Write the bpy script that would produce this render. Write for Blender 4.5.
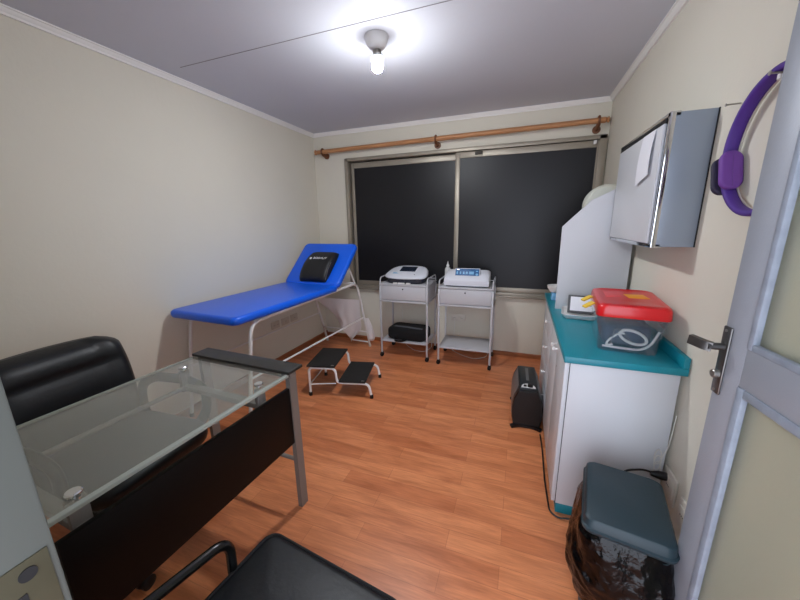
import bpy, bmesh, math, random
from mathutils import Vector, Matrix, noise
random.seed(7)
for o in list(bpy.data.objects): bpy.data.objects.remove(o)
S = bpy.context.scene
COL = S.collection
PI = math.pi

# ---------------------------------------------------------------- camera
cam = bpy.data.cameras.new('camera'); cam.sensor_width = 36.0; cam.lens = 326.18 / 800 * 36.0; cam.clip_start = 0.02
camo = bpy.data.objects.new('camera', cam); COL.objects.link(camo)
camo.matrix_world = Matrix.Translation((0, 0, 1.4)) @ Matrix((
    (0.939275, -0.063229, 0.337291), (0.342751, 0.221207, -0.913011), (-0.016882, 0.973175, 0.229447))).to_4x4()
S.camera = camo
# ---------------------------------------------------------------- world, exposure, bulb strength
W = bpy.data.worlds.new('world'); S.world = W; W.use_nodes = True
W.node_tree.nodes['Background'].inputs[0].default_value = (0.80, 0.86, 1.0, 1)
W.node_tree.nodes['Background'].inputs[1].default_value = 2.5
S.view_settings.view_transform = 'Standard'; S.view_settings.look = 'None'
S.view_settings.exposure = 1.07; S.view_settings.gamma = 1; S.view_settings.use_curve_mapping = False
BULB = 300.0
BULB_COL = (0.93, 0.96, 1.0, 1)
# room numbers
XL, XR, YB, ZC, ZCR, YF = -2.2984, 0.6455, 3.4587, 2.394, 2.3586, 0.12

# ---------------------------------------------------------------- materials
def srgb(c): return tuple(((v/255)/12.92 if v/255 <= 0.04045 else ((v/255+0.055)/1.055)**2.4) for v in c) + (1,)
MATS = {}
def mat(name, c, rough=0.5, metal=0.0, bump=0.0, bscale=60, var=0.0, vscale=6, spec=0.5, coat=0.0, trans=0.0, ior=1.45, emit=None, es=0.0, stretch=(1,1,1), detail=3):
    m = bpy.data.materials.new(name); m.use_nodes = True; nt = m.node_tree; b = nt.nodes['Principled BSDF']
    col = srgb(c)
    b.inputs['Base Color'].default_value = col; b.inputs['Roughness'].default_value = rough
    b.inputs['Metallic'].default_value = metal; b.inputs['Specular IOR Level'].default_value = spec
    b.inputs['Coat Weight'].default_value = coat; b.inputs['Coat Roughness'].default_value = 0.1
    b.inputs['Transmission Weight'].default_value = trans; b.inputs['IOR'].default_value = ior
    if emit: b.inputs['Emission Color'].default_value = emit; b.inputs['Emission Strength'].default_value = es
    tc = nt.nodes.new('ShaderNodeTexCoord'); mp = nt.nodes.new('ShaderNodeMapping'); mp.inputs['Scale'].default_value = stretch
    nt.links.new(tc.outputs['Object'], mp.inputs[0])
    if var > 0:
        n = nt.nodes.new('ShaderNodeTexNoise'); n.inputs['Scale'].default_value = vscale; n.inputs['Detail'].default_value = detail
        r = nt.nodes.new('ShaderNodeMapRange'); r.inputs[1].default_value = 0.3; r.inputs[2].default_value = 0.7
        r.inputs[3].default_value = 1-var; r.inputs[4].default_value = 1+var*0.6
        mx = nt.nodes.new('ShaderNodeMix'); mx.data_type = 'RGBA'; mx.blend_type = 'MULTIPLY'; mx.inputs[0].default_value = 1
        mx.inputs[6].default_value = col
        nt.links.new(mp.outputs[0], n.inputs['Vector']); nt.links.new(n.outputs['Fac'], r.inputs[0])
        nt.links.new(r.outputs[0], mx.inputs[7]); nt.links.new(mx.outputs[2], b.inputs['Base Color'])
    if bump > 0:
        n2 = nt.nodes.new('ShaderNodeTexNoise'); n2.inputs['Scale'].default_value = bscale; n2.inputs['Detail'].default_value = 4
        bp = nt.nodes.new('ShaderNodeBump'); bp.inputs['Strength'].default_value = bump; bp.inputs['Distance'].default_value = 0.01
        nt.links.new(mp.outputs[0], n2.inputs['Vector']); nt.links.new(n2.outputs['Fac'], bp.inputs['Height']); nt.links.new(bp.outputs[0], b.inputs['Normal'])
    MATS[name] = m; return m

wall_m = mat('wall_paint', (217, 212, 197), 0.75, bump=0.10, bscale=35, var=0.025, vscale=1.6)
ceil_m = mat('ceiling_paint', (204, 206, 214), 0.7, bump=0.06, bscale=20, var=0.03, vscale=1.2)
crown_m = mat('crown_paint', (234, 232, 228), 0.5)
seam_m = mat('seam_dark', (140, 137, 140), 0.9)
base_m = mat('baseboard_wood', (158, 96, 58), 0.4, var=0.25, vscale=12, stretch=(1, 1, 8))
film_m = mat('window_film', (19, 19, 23), 0.42, bump=0.03, bscale=8, var=0.2, vscale=2, spec=0.45)
alu_m = mat('aluminium_frame', (160, 152, 138), 0.42, metal=0.45, var=0.05)
alud_m = mat('aluminium_shadow_track', (70, 66, 60), 0.6, metal=0.4)
black_m = mat('black_plastic', (14, 14, 15), 0.4)
blackm_m = mat('black_matte', (17, 17, 18), 0.75)
leather_m = mat('black_leather', (14, 17, 21), 0.43, bump=0.10, bscale=55, spec=0.5)
blacktube_m = mat('black_gloss_metal', (12, 12, 13), 0.22, spec=0.6)
white_m = mat('white_enamel', (226, 224, 222), 0.3, coat=0.3)
cartw_m = mat('cart_paint', (188, 188, 192), 0.4)
chrome_m = mat('chrome', (215, 217, 220), 0.12, metal=1.0)
steel_m = mat('brushed_steel', (165, 163, 158), 0.35, metal=0.9)
greym_m = mat('desk_metal', (128, 122, 117), 0.45, metal=0.2)
espresso_m = mat('espresso_board', (14, 11, 10), 0.5, spec=0.2, var=0.25, vscale=30, stretch=(1, 1, 6))
strip_m = mat('desk_strip', (44, 42, 40), 0.45, var=0.2, vscale=40, stretch=(1, 10, 1))
blue_m = mat('blue_vinyl', (6, 92, 222), 0.33, bump=0.12, bscale=120, coat=0.15)
sheet_m = mat('paper_sheet', (226, 222, 222), 0.85)
grip_m = mat('ribbed_rubber', (32, 29, 27), 0.85, bump=0.6, bscale=140, var=0.2, vscale=60)
rubber_m = mat('black_rubber', (16, 15, 15), 0.7)
wood_m = mat('pine_rod', (186, 132, 88), 0.45, var=0.3, vscale=9, stretch=(0.5, 12, 12))
woodd_m = mat('turned_wood', (118, 74, 46), 0.45, var=0.2, vscale=20)
teal_m = mat('teal_laminate', (20, 128, 144), 0.35)
lam_m = mat('white_laminate', (200, 202, 206), 0.35)
lamd_m = mat('door_gap', (60, 60, 62), 0.8)
red_m = mat('red_plastic', (206, 24, 30), 0.32, spec=0.5, coat=0.2)
yellow_m = mat('yellow_plastic', (226, 190, 60), 0.5)
label_m = mat('orange_label', (236, 160, 36), 0.5)
pinklabel_m = mat('pale_red_label', (214, 84, 88), 0.5)
navy_m = mat('navy_cuff', (48, 54, 74), 0.8)
hose_m = mat('white_hose', (212, 210, 204), 0.45)
tealbin_m = mat('bin_lid', (32, 50, 57), 0.5, bump=0.05, bscale=80)
bag_m = mat('bin_bag', (2, 2, 3), 0.20, bump=0.8, bscale=26, spec=0.5, ior=1.33)
purple_m = mat('purple_foam', (78, 46, 136), 0.6, bump=0.1, bscale=200)
purplel_m = mat('purple_pad', (108, 62, 146), 0.6)
padd_m = mat('dark_pad', (40, 34, 58), 0.6)
cream_m = mat('ring_lining', (198, 192, 180), 0.5)
metblue_m = mat('cabinet_side_grey', (140, 150, 162), 0.32, metal=0.15)
paper_m = mat('paper', (225, 226, 232), 0.8)
doorgrey_m = mat('door_paint', (150, 154, 162), 0.45, metal=0.1, bump=0.05, bscale=150, var=0.04)
beadw_m = mat('door_bead_paint', (138, 146, 158), 0.5, var=0.15, vscale=25)
handle_m = mat('satin_handle', (98, 96, 94), 0.35, metal=0.85)
jamb_m = mat('jamb_paint', (88, 91, 86), 0.5, var=0.04)
strike_m = mat('strike_plate', (84, 79, 62), 0.45, metal=0.3, var=0.12, vscale=18)
screen_m = mat('screen', (34, 42, 58), 0.2)
bluepanel_m = mat('blue_panel', (28, 88, 140), 0.4)
lightblue_m = mat('light_blue', (120, 175, 215), 0.5)
device_m = mat('device_shell', (214, 216, 224), 0.35)
devbase_m = mat('device_base', (34, 38, 48), 0.5)
outlet_m = mat('outlet_plastic', (214, 208, 196), 0.45)
outletw_m = mat('outlet_wall_paint', (196, 186, 170), 0.6)
lampw_m = mat('lamp_ceramic', (205, 205, 205), 0.4)
silver_m = mat('silver_plastic', (122, 122, 122), 0.4, metal=0.4)
bag2_m = mat('black_fabric', (12, 12, 14), 0.9)
fabgrey_m = mat('grey_webbing', (88, 88, 94), 0.85)
bottle_m = mat('bottle_plastic', (222, 222, 222), 0.4)
bulb_m = mat('bulb_glow', (255, 255, 255), 0.5, emit=BULB_COL, es=BULB)

def bulb_nodes():       # emission shaped: sides dimmed and tip raised to soften the ceiling hot spot
    nt = bulb_m.node_tree; b = nt.nodes['Principled BSDF']; tc = nt.nodes.new('ShaderNodeTexCoord'); sx = nt.nodes.new('ShaderNodeSeparateXYZ')
    mr = nt.nodes.new('ShaderNodeMapRange'); mr.inputs[1].default_value = -0.1; mr.inputs[2].default_value = -0.8
    mr.inputs[3].default_value = BULB*0.05; mr.inputs[4].default_value = BULB*4.0
    nt.links.new(tc.outputs['Normal'], sx.inputs[0]); nt.links.new(sx.outputs['Z'], mr.inputs[0]); nt.links.new(mr.outputs[0], b.inputs['Emission Strength'])
bulb_nodes()
def nodes_mat(name):
    m = bpy.data.materials.new(name); m.use_nodes = True; nt = m.node_tree
    for n in list(nt.nodes): nt.nodes.remove(n)
    out = nt.nodes.new('ShaderNodeOutputMaterial'); return m, nt, out
def clear_mat(name, tint, haze=0.08, hazecol=(0.6, 0.62, 0.6, 1), fres=1.5, rough=0.03):
    m, nt, out = nodes_mat(name)
    tr = nt.nodes.new('ShaderNodeBsdfTransparent'); tr.inputs[0].default_value = tint
    df = nt.nodes.new('ShaderNodeBsdfDiffuse'); df.inputs[0].default_value = hazecol
    gl = nt.nodes.new('ShaderNodeBsdfGlossy'); gl.inputs['Roughness'].default_value = rough; gl.inputs[0].default_value = (1, 1, 1, 1)
    lw = nt.nodes.new('ShaderNodeLayerWeight'); lw.inputs[0].default_value = 0.5
    pw = nt.nodes.new('ShaderNodeMath'); pw.operation = 'POWER'; pw.inputs[1].default_value = 5.0
    f = nt.nodes.new('ShaderNodeMath'); f.operation = 'MULTIPLY_ADD'; f.inputs[1].default_value = 0.95; f.inputs[2].default_value = ((fres-1)/(fres+1))**2+0.01
    nt.links.new(lw.outputs['Facing'], pw.inputs[0]); nt.links.new(pw.outputs[0], f.inputs[0])
    m1 = nt.nodes.new('ShaderNodeMixShader'); m1.inputs[0].default_value = haze
    m2 = nt.nodes.new('ShaderNodeMixShader')
    nt.links.new(tr.outputs[0], m1.inputs[1]); nt.links.new(df.outputs[0], m1.inputs[2])
    nt.links.new(f.outputs[0], m2.inputs[0]); nt.links.new(m1.outputs[0], m2.inputs[1]); nt.links.new(gl.outputs[0], m2.inputs[2])
    nt.links.new(m2.outputs[0], out.inputs[0]); return m
glass_m = clear_mat('desk_glass', (0.90, 0.93, 0.90, 1), haze=0.09, hazecol=(0.56, 0.56, 0.52, 1), fres=1.7, rough=0.04)
glassedge_m = mat('glass_edge', (158, 164, 156), 0.25)
clearbox_m = clear_mat('clear_plastic', (0.93, 0.95, 0.97, 1), haze=0.04, hazecol=(0.75, 0.78, 0.82, 1), fres=1.4, rough=0.15)
def frosted_mat():
    m, nt, out = nodes_mat('frosted_glass')
    tr = nt.nodes.new('ShaderNodeBsdfRefraction'); tr.inputs['Roughness'].default_value = 0.28; tr.inputs['IOR'].default_value = 1.12
    tr.inputs[0].default_value = (0.92, 0.92, 0.82, 1)
    tp = nt.nodes.new('ShaderNodeBsdfTransparent'); tp.inputs[0].default_value = (0.90, 0.90, 0.80, 1)
    tl = nt.nodes.new('ShaderNodeBsdfDiffuse'); tl.inputs[0].default_value = (0.50, 0.50, 0.40, 1)
    gl = nt.nodes.new('ShaderNodeBsdfGlossy'); gl.inputs['Roughness'].default_value = 0.3
    tc = nt.nodes.new('ShaderNodeTexCoord'); n = nt.nodes.new('ShaderNodeTexNoise'); n.inputs['Scale'].default_value = 90
    bp = nt.nodes.new('ShaderNodeBump'); bp.inputs['Strength'].default_value = 0.5; bp.inputs['Distance'].default_value = 0.004
    nt.links.new(tc.outputs['Object'], n.inputs[0]); nt.links.new(n.outputs[0], bp.inputs['Height']); nt.links.new(bp.outputs[0], tr.inputs['Normal']); nt.links.new(bp.outputs[0], gl.inputs['Normal'])
    a = nt.nodes.new('ShaderNodeMixShader'); a.inputs[0].default_value = 0.45
    b = nt.nodes.new('ShaderNodeMixShader'); b.inputs[0].default_value = 0.42
    c = nt.nodes.new('ShaderNodeMixShader'); c.inputs[0].default_value = 0.06
    nt.links.new(tr.outputs[0], a.inputs[1]); nt.links.new(tp.outputs[0], a.inputs[2])
    nt.links.new(a.outputs[0], b.inputs[1]); nt.links.new(tl.outputs[0], b.inputs[2])
    nt.links.new(b.outputs[0], c.inputs[1]); nt.links.new(gl.outputs[0], c.inputs[2]); nt.links.new(c.outputs[0], out.inputs[0])
    return m
frost_m = frosted_mat()
def floor_mat():
    m = bpy.data.materials.new('laminate_floor'); m.use_nodes = True; nt = m.node_tree; b = nt.nodes['Principled BSDF']; N = nt.nodes.new; L = nt.links.new
    tc = N('ShaderNodeTexCoord')
    br = N('ShaderNodeTexBrick'); br.offset = 0.37; br.offset_frequency = 2; br.inputs['Scale'].default_value = 1
    br.inputs['Brick Width'].default_value = 0.62; br.inputs['Row Height'].default_value = 0.095
    br.inputs['Mortar Size'].default_value = 0.0012; br.inputs['Mortar Smooth'].default_value = 0.4; br.inputs['Bias'].default_value = 0.0
    br.inputs['Color1'].default_value = srgb((223, 143, 95)); br.inputs['Color2'].default_value = srgb((204, 123, 79)); br.inputs['Mortar'].default_value = srgb((188, 114, 74))
    L(tc.outputs['Object'], br.inputs['Vector'])
    mp = N('ShaderNodeMapping'); mp.inputs['Scale'].default_value = (1.6, 11, 1); L(tc.outputs['Object'], mp.inputs[0])
    n = N('ShaderNodeTexNoise'); n.inputs['Scale'].default_value = 1.6; n.inputs['Detail'].default_value = 6; n.inputs['Roughness'].default_value = 0.6; n.inputs['Distortion'].default_value = 0.6
    L(mp.outputs[0], n.inputs['Vector'])
    cr = N('ShaderNodeValToRGB'); e = cr.color_ramp.elements; e[0].position = 0.34; e[0].color = (0.66, 0.54, 0.46, 1); e[1].position = 0.62; e[1].color = (1.06, 1.05, 1.03, 1)
    L(n.outputs['Fac'], cr.inputs[0])
    mx = N('ShaderNodeMix'); mx.data_type = 'RGBA'; mx.blend_type = 'MULTIPLY'; mx.inputs[0].default_value = 0.7
    L(br.outputs['Color'], mx.inputs[6]); L(cr.outputs[0], mx.inputs[7])
    mp2 = N('ShaderNodeMapping'); mp2.inputs['Scale'].default_value = (6, 90, 1); L(tc.outputs['Object'], mp2.inputs[0])
    n2 = N('ShaderNodeTexNoise'); n2.inputs['Scale'].default_value = 1.5; n2.inputs['Detail'].default_value = 4; L(mp2.outputs[0], n2.inputs['Vector'])
    r2 = N('ShaderNodeMapRange'); r2.inputs[1].default_value = 0.3; r2.inputs[2].default_value = 0.7; r2.inputs[3].default_value = 0.86; r2.inputs[4].default_value = 1.06; L(n2.outputs[0], r2.inputs[0])
    mx2 = N('ShaderNodeMix'); mx2.data_type = 'RGBA'; mx2.blend_type = 'MULTIPLY'; mx2.inputs[0].default_value = 1
    L(mx.outputs[2], mx2.inputs[6]); L(r2.outputs[0], mx2.inputs[7]); L(mx2.outputs[2], b.inputs['Base Color'])
    b.inputs['Roughness'].default_value = 0.36; b.inputs['Specular IOR Level'].default_value = 0.45
    return m
floor_m = floor_mat()

# ---------------------------------------------------------------- mesh helpers
def V(*a): return Vector(a)
def fillet(pts, r, n=6):
    pts = [Vector(p) for p in pts]; out = [pts[0]]
    for i in range(1, len(pts)-1):
        a, b, c = pts[i-1], pts[i], pts[i+1]; u = (a-b); v = (c-b); d = min(r, u.length*0.49, v.length*0.49)
        p0 = b+u.normalized()*d; p1 = b+v.normalized()*d
        for k in range(n+1):
            t = k/n; out.append((1-t)**2*p0+2*t*(1-t)*b+t*t*p1)
    out.append(pts[-1]); return out
class MB:
    def __init__(s): s.bm = bmesh.new()
    def box(s, lo, hi, bev=0.0, M=None, seg=2):
        lo, hi = Vector(lo), Vector(hi); c = (lo+hi)/2; d = hi-lo
        T = Matrix.Translation(c) @ Matrix.Diagonal((abs(d.x), abs(d.y), abs(d.z), 1))
        if M is not None: T = M @ T
        g = bmesh.ops.create_cube(s.bm, size=1, matrix=T)
        if bev > 0:
            es = list({e for v in g['verts'] for e in v.link_edges})
            bmesh.ops.bevel(s.bm, geom=es, offset=bev, segments=seg, profile=0.5, affect='EDGES')
        return s
    def rings(s, rings, cap=True, closed=False):
        vs = [[s.bm.verts.new(p) for p in r] for r in rings]; n = len(vs[0])
        m = len(vs)
        for i in range(m if closed else m-1):
            a, b = vs[i], vs[(i+1) % m]
            for k in range(n): s.bm.faces.new((a[k], a[(k+1) % n], b[(k+1) % n], b[k]))
        if cap and not closed:
            s.bm.faces.new(list(reversed(vs[0]))); s.bm.faces.new(vs[-1])
        return s
    def tube(s, pts, r, seg=10, closed=False, ry=None, up=None):
        pts = [Vector(p) for p in pts]; q = [pts[0]]
        for p in pts[1:]:
            if (p-q[-1]).length > 1e-5: q.append(p)
        pts = q; n = len(pts); R = []
        nrm = None
        for i, p in enumerate(pts):
            if closed: t = (pts[(i+1) % n]-pts[i-1]).normalized()
            else: t = (pts[min(i+1, n-1)]-pts[max(i-1, 0)]).normalized()
            if up is not None: a = (Vector(up)-t*t.dot(Vector(up))).normalized()
            elif nrm is None: a = t.orthogonal().normalized()
            else: a = (nrm-t*t.dot(nrm)).normalized()
            nrm = a; b = t.cross(a)
            rr = r[i] if isinstance(r, (list, tuple)) else r
            rb = rr if ry is None else ry
            R.append([p+a*(rr*math.cos(2*PI*k/seg))+b*(rb*math.sin(2*PI*k/seg)) for k in range(seg)])
        return s.rings(R, closed=closed)
    def bar(s, pts, w, h, up=(0, 0, 1)):     # rectangular section path: w across, h along up
        pts = [Vector(p) for p in pts]; R = []; n = len(pts)
        for i, p in enumerate(pts):
            t = (pts[min(i+1, n-1)]-pts[max(i-1, 0)]).normalized(); a = Vector(up); a = (a-t*a.dot(t)).normalized(); b = t.cross(a)
            R.append([p+a*h/2+b*w/2, p+a*h/2-b*w/2, p-a*h/2-b*w/2, p-a*h/2+b*w/2])
        return s.rings(R)
    def lathe(s, prof, c=(0, 0, 0), seg=24, M=None):
        c = Vector(c); R = []
        for r, z in prof:
            ring = [Vector((max(r, 1e-4)*math.cos(2*PI*k/seg), max(r, 1e-4)*math.sin(2*PI*k/seg), z)) for k in range(seg)]
            if M is not None: ring = [M @ p for p in ring]
            R.append([p+c for p in ring])
        return s.rings(R)
    def prism(s, outline, axis, lo, hi):
        def pt(a, b, t): return {'x': (t, a, b), 'y': (a, t, b), 'z': (a, b, t)}[axis]
        return s.rings([[Vector(pt(a, b, lo)) for a, b in outline], [Vector(pt(a, b, hi)) for a, b in outline]])
    def slab(s, w, d, h, c=(0, 0, 0), r=0.03, e=0.01, M=None, n=6, puff=0.0, ne=4, grid=0):
        # rounded-corner slab with rounded top/bottom edges (superellipse-like rings)
        def rr(hw, hd, rad):
            rad = max(rad, 1e-4); out = []
            for cx, cy, a0 in ((1, 1, 0), (-1, 1, 90), (-1, -1, 180), (1, -1, 270)):
                for k in range(n+1):
                    a = math.radians(a0+90*k/n); out.append((cx*(hw-rad)+rad*math.cos(a), cy*(hd-rad)+rad*math.sin(a)))
            return out
        R = []
        def ring(inset, z, sc=1.0): return [Vector((x*sc, y*sc, z)) for x, y in rr(w/2-inset, d/2-inset, r-inset*0.7)]
        e = min(e, h/2)
        for k in range(ne+1):
            a = PI/2*k/ne; R.append(ring(e*(1-math.sin(a)), -h/2+e*(1-math.cos(a))))
        for k in range(ne+1):
            a = PI/2*k/ne; R.append(ring(e*(1-math.cos(a)), h/2-e+e*math.sin(a)))
        if puff:
            for sc in (0.9, 0.75, 0.5, 0.25, 0.02): R.append([Vector((p.x*sc, p.y*sc, h/2+puff*(1-sc*sc))) for p in ring(e, h/2)])
        T = Matrix.Translation(Vector(c)) @ (M if M is not None else Matrix.Identity(4))
        return s.rings([[T @ p for p in q] for q in R])
    def build(s, name, m, parent=None, ang=35, disp=None, sub=0):
        bmesh.ops.recalc_face_normals(s.bm, faces=s.bm.faces)
        me = bpy.data.meshes.new(name); s.bm.to_mesh(me); s.bm.free()
        me.materials.append(m)
        for p in me.polygons: p.use_smooth = True
        try: me.set_sharp_from_angle(angle=math.radians(ang))
        except Exception: pass
        o = bpy.data.objects.new(name, me); COL.objects.link(o)
        if parent is not None: o.parent = parent
        if sub:
            md = o.modifiers.new('sub', 'SUBSURF'); md.levels = sub; md.render_levels = sub
        return o
def tag(o, label, cat, group=None, kind=None):
    o['label'] = label; o['category'] = cat
    if group: o['group'] = group
    if kind: o['kind'] = kind
    return o
def thing(name, label, cat, loc=(0, 0, 0), rz=0.0, group=None):
    o = bpy.data.objects.new(name, None); COL.objects.link(o); o.location = loc; o.rotation_euler = (0, 0, rz); o.empty_display_size = 0.05
    return tag(o, label, cat, group)
def struct(name, mb, m, parent=None, **k):
    o = mb.build(name, m, parent, **k)
    if parent is None: o['kind'] = 'structure'
    return o
def rebase(o, p):          # move a one-mesh thing's origin to p without moving it
    p = Vector(p); o.data.transform(Matrix.Translation(-p)); o.location = p; return o
def RX(d): return Matrix.Rotation(math.radians(d), 4, 'X')
def RY(d): return Matrix.Rotation(math.radians(d), 4, 'Y')
def RZ(d): return Matrix.Rotation(math.radians(d), 4, 'Z')
def text_mesh(name, body, size, m, parent, M, ext=0.0008):
    cu = bpy.data.curves.new(name, 'FONT'); cu.body = body; cu.size = size; cu.extrude = ext; cu.align_x = 'CENTER'; cu.align_y = 'CENTER'
    t = bpy.data.objects.new(name+'_curve', cu); COL.objects.link(t)
    dg = bpy.context.evaluated_depsgraph_get(); me = bpy.data.meshes.new_from_object(t.evaluated_get(dg))
    bpy.data.objects.remove(t); me.transform(M); me.materials.clear(); me.materials.append(m)
    o = bpy.data.objects.new(name, me); COL.objects.link(o); o.parent = parent; return o

# ================================================================ ROOM
struct('floor', MB().box((XL-0.1, -0.6, -0.05), (XR+0.1, YB+0.1, 0)), floor_m)
struct('ceiling', MB().box((XL-0.1, -0.6, ZC), (XR+0.1, YB+0.1, ZC+0.05)), ceil_m)
struct('wall_left', MB().box((XL-0.1, -0.1, 0), (XL, YB+0.1, ZC)), wall_m)
struct('wall_right', MB().box((XR, -0.1, 0), (XR+0.1, YB+0.1, ZC)), wall_m)
WX0, WX1, WZ0, WZ1 = -1.885, 0.630, 0.665, 2.092
b = MB(); b.box((XL, YB, 0), (WX0, YB+0.1, ZC)).box((WX1, YB, 0), (XR, YB+0.1, ZC)).box((WX0, YB, 0), (WX1, YB+0.1, WZ0)).box((WX0, YB, WZ1), (WX1, YB+0.1, ZC))
struct('wall_back', b, wall_m)
b = MB(); b.box((XL, -0.06, 0), (-0.455, YF, ZC)).box((0.625, -0.06, 0), (XR, YF, ZC)).box((-0.455, -0.06, 2.13), (0.625, YF, ZC))
struct('wall_front', b, wall_m)
# crown moulding: profile (outward from the wall, height)
prof = [(0, ZCR), (0.012, ZCR), (0.014, ZCR+0.010), (0.016, ZCR+0.012), (0.024, ZCR+0.022), (0.026, ZCR+0.027), (0.033, ZCR+0.029), (0.033, ZC), (0, ZC)]
def crown(name, f, t0, t1, axis):
    struct(name, MB().prism([f(p) for p in prof], axis, t0, t1), crown_m, ang=20)
crown('trim_2', lambda p: (XL+p[0], p[1]), YF, YB, 'y')
crown('trim_3', lambda p: (XR-p[0], p[1]), YF, YB, 'y')
crown('trim_4', lambda p: (YB-p[0], p[1]), XL, XR, 'x')
# baseboards
def bb(h): return [(0, 0), (0.014, 0), (0.014, h-0.008), (0.008, h), (0, h)]
struct('baseboard_left', MB().prism([(XL+a, z) for a, z in bb(0.062)], 'y', YF, YB), base_m)
struct('baseboard_right', MB().prism([(XR-a, z) for a, z in bb(0.062)], 'y', 1.2, YB), base_m)
struct('baseboard_back', MB().prism([(YB-a, z) for a, z in bb(0.045)], 'x', XL, XR), base_m)
# ceiling board joint
b = MB(); b.box((-2.12, 1.752, ZC-0.0015), (0.1, 1.756, ZC+0.001)); struct('trim_5', b, seam_m)

# ---------------------------------------------------------------- window
w = bpy.data.objects.new('window_1', None); COL.objects.link(w); w.location = (-0.63, YB, WZ0); w['kind'] = 'structure'
def wl(x, y, z): return (x+0.63, y-YB, z-WZ0)
def wbox(mb, x0, x1, y0, y1, z0, z1, bev=0.003): return mb.box(wl(x0, y0, z0), wl(x1, y1, z1), bev)
b = MB()
wbox(b, WX0-0.012, WX0+0.028, YB-0.035, YB+0.06, WZ0, WZ1+0.01); wbox(b, WX1-0.055, WX1+0.005, YB-0.035, YB+0.06, WZ0, WZ1+0.01)
wbox(b, WX0, WX1, YB-0.035, YB+0.06, WZ1-0.022, WZ1+0.012); wbox(b, WX0, WX1, YB-0.035, YB+0.06, WZ0-0.01, WZ0+0.025)
wbox(b, WX0-0.02, WX1+0.005, YB-0.05, YB+0.0, WZ0-0.022, WZ0-0.006)
b.build('window_frame', alu_m, w)
b = MB(); wbox(b, WX0+0.028, WX1-0.05, YB+0.045, YB+0.06, WZ0+0.02, WZ1-0.02); b.build('track_back', alud_m, w)
def sash(x0, x1, y0, y1, mull_left, mull_right, ztop):
    f = MB()
    wbox(f, x0, x0+mull_left, y0, y1, WZ0+0.025, ztop); wbox(f, x1-mull_right, x1, y0, y1, WZ0+0.025, ztop)
    wbox(f, x0+mull_left, x1-mull_right, y0, y1, ztop-0.055, ztop); wbox(f, x0+mull_left, x1-mull_right, y0, y1, WZ0+0.025, WZ0+0.075)
    s = f.build('window_sash', alu_m, w)
    p = MB(); wbox(p, x0+mull_left-0.004, x1-mull_right+0.004, (y0+y1)/2-0.004, (y0+y1)/2+0.004, WZ0+0.07, ztop-0.05, 0); p.build('pane', film_m, s)
    return s
sash(WX0+0.045, -0.615, YB+0.012, YB+0.036, 0.035, 0.03, WZ1-0.035)
s2 = sash(-0.66, WX1-0.055, YB-0.022, YB+0.004, 0.045, 0.012, WZ1-0.028)
b = MB(); wbox(b, -0.47, -0.40, YB-0.040, YB-0.020, WZ1-0.062, WZ1-0.035); b.build('latch', alud_m, w)
b = MB(); wbox(b, 0.53, 0.555, YB-0.045, YB-0.020, WZ1-0.06, WZ1-0.03); b.build('roller_stop', white_m, w)

# ---------------------------------------------------------------- door frame and door
t = bpy.data.objects.new('trim_1', None); COL.objects.link(t); t.location = (0, 0, 0); t['kind'] = 'structure'
b = MB(); b.box((-0.456, -0.07, 0), (-0.405, 0.122, 2.13), 0.003).box((0.585, -0.07, 0), (0.628, 0.122, 2.13), 0.003).box((-0.456, -0.07, 2.08), (0.628, 0.122, 2.13), 0.003)
b.build('door_frame', jamb_m, t)
b = MB(); b.box((-0.406, -0.02, 0.93), (-0.4035, 0.116, 1.108), 0.0008); sp = b.build('strike_plate', strike_m, t)
b = MB(); b.lathe([(0.0065, 0), (0.0065, 0.0012)], (-0.4036, 0.100, 1.094), 20, RY(90)); b.box((-0.4036, 0.058, 1.02), (-0.4026, 0.096, 1.077)); b.build('latch_hole', blackm_m, sp)

d = bpy.data.objects.new('door_1', None); COL.objects.link(d); d['kind'] = 'structure'
DR = Vector((-0.085, 0.996, 0)).normalized(); DL = 0.925
E_ = Vector((0.502, 1.024, 0)); H_ = E_-DR*DL
d.location = H_; d.rotation_euler = (0, 0, math.atan2(DR.y, DR.x))
DT = 0.036; DZ0, DZ1 = 0.012, 2.05
b = MB()
st = 0.082
b.box((DL-st, -DT, DZ0), (DL, 0, DZ1), 0.0015).box((0, -DT, DZ0), (st, 0, DZ1), 0.0015)
b.box((st, -DT, 1.008), (DL-st, 0, 1.102), 0.0015).box((st, -DT, DZ0), (DL-st, 0, 0.16), 0.0015).box((st, -DT, DZ1-0.09), (DL-st, 0, DZ1), 0.0015)
b.build('door_leaf', doorgrey_m, d)
for z0, z1 in ((0.16, 1.008), (1.102, DZ1-0.09)):
    b = MB()
    x0, x1 = st, DL-st; bw = 0.016 if z0 > 1 else 0.022
    for yy0, yy1 in ((-0.012, 0.003), (-DT-0.003, -DT+0.012)):
        b.box((x0, yy0, z0), (x0+bw, yy1, z1), 0.003).box((x1-bw, yy0, z0), (x1, yy1, z1), 0.003).box((x0+bw, yy0, z0), (x1-bw, yy1, z0+bw), 0.003).box((x0+bw, yy0, z1-bw), (x1-bw, yy1, z1), 0.003)
    b.build('glazing_bead', beadw_m, d)
    b = MB(); b.box((x0+0.006, -0.020, z0+0.006), (x1-0.006, -0.016, z1-0.006)); b.build('glass_pane', frost_m, d)
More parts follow.
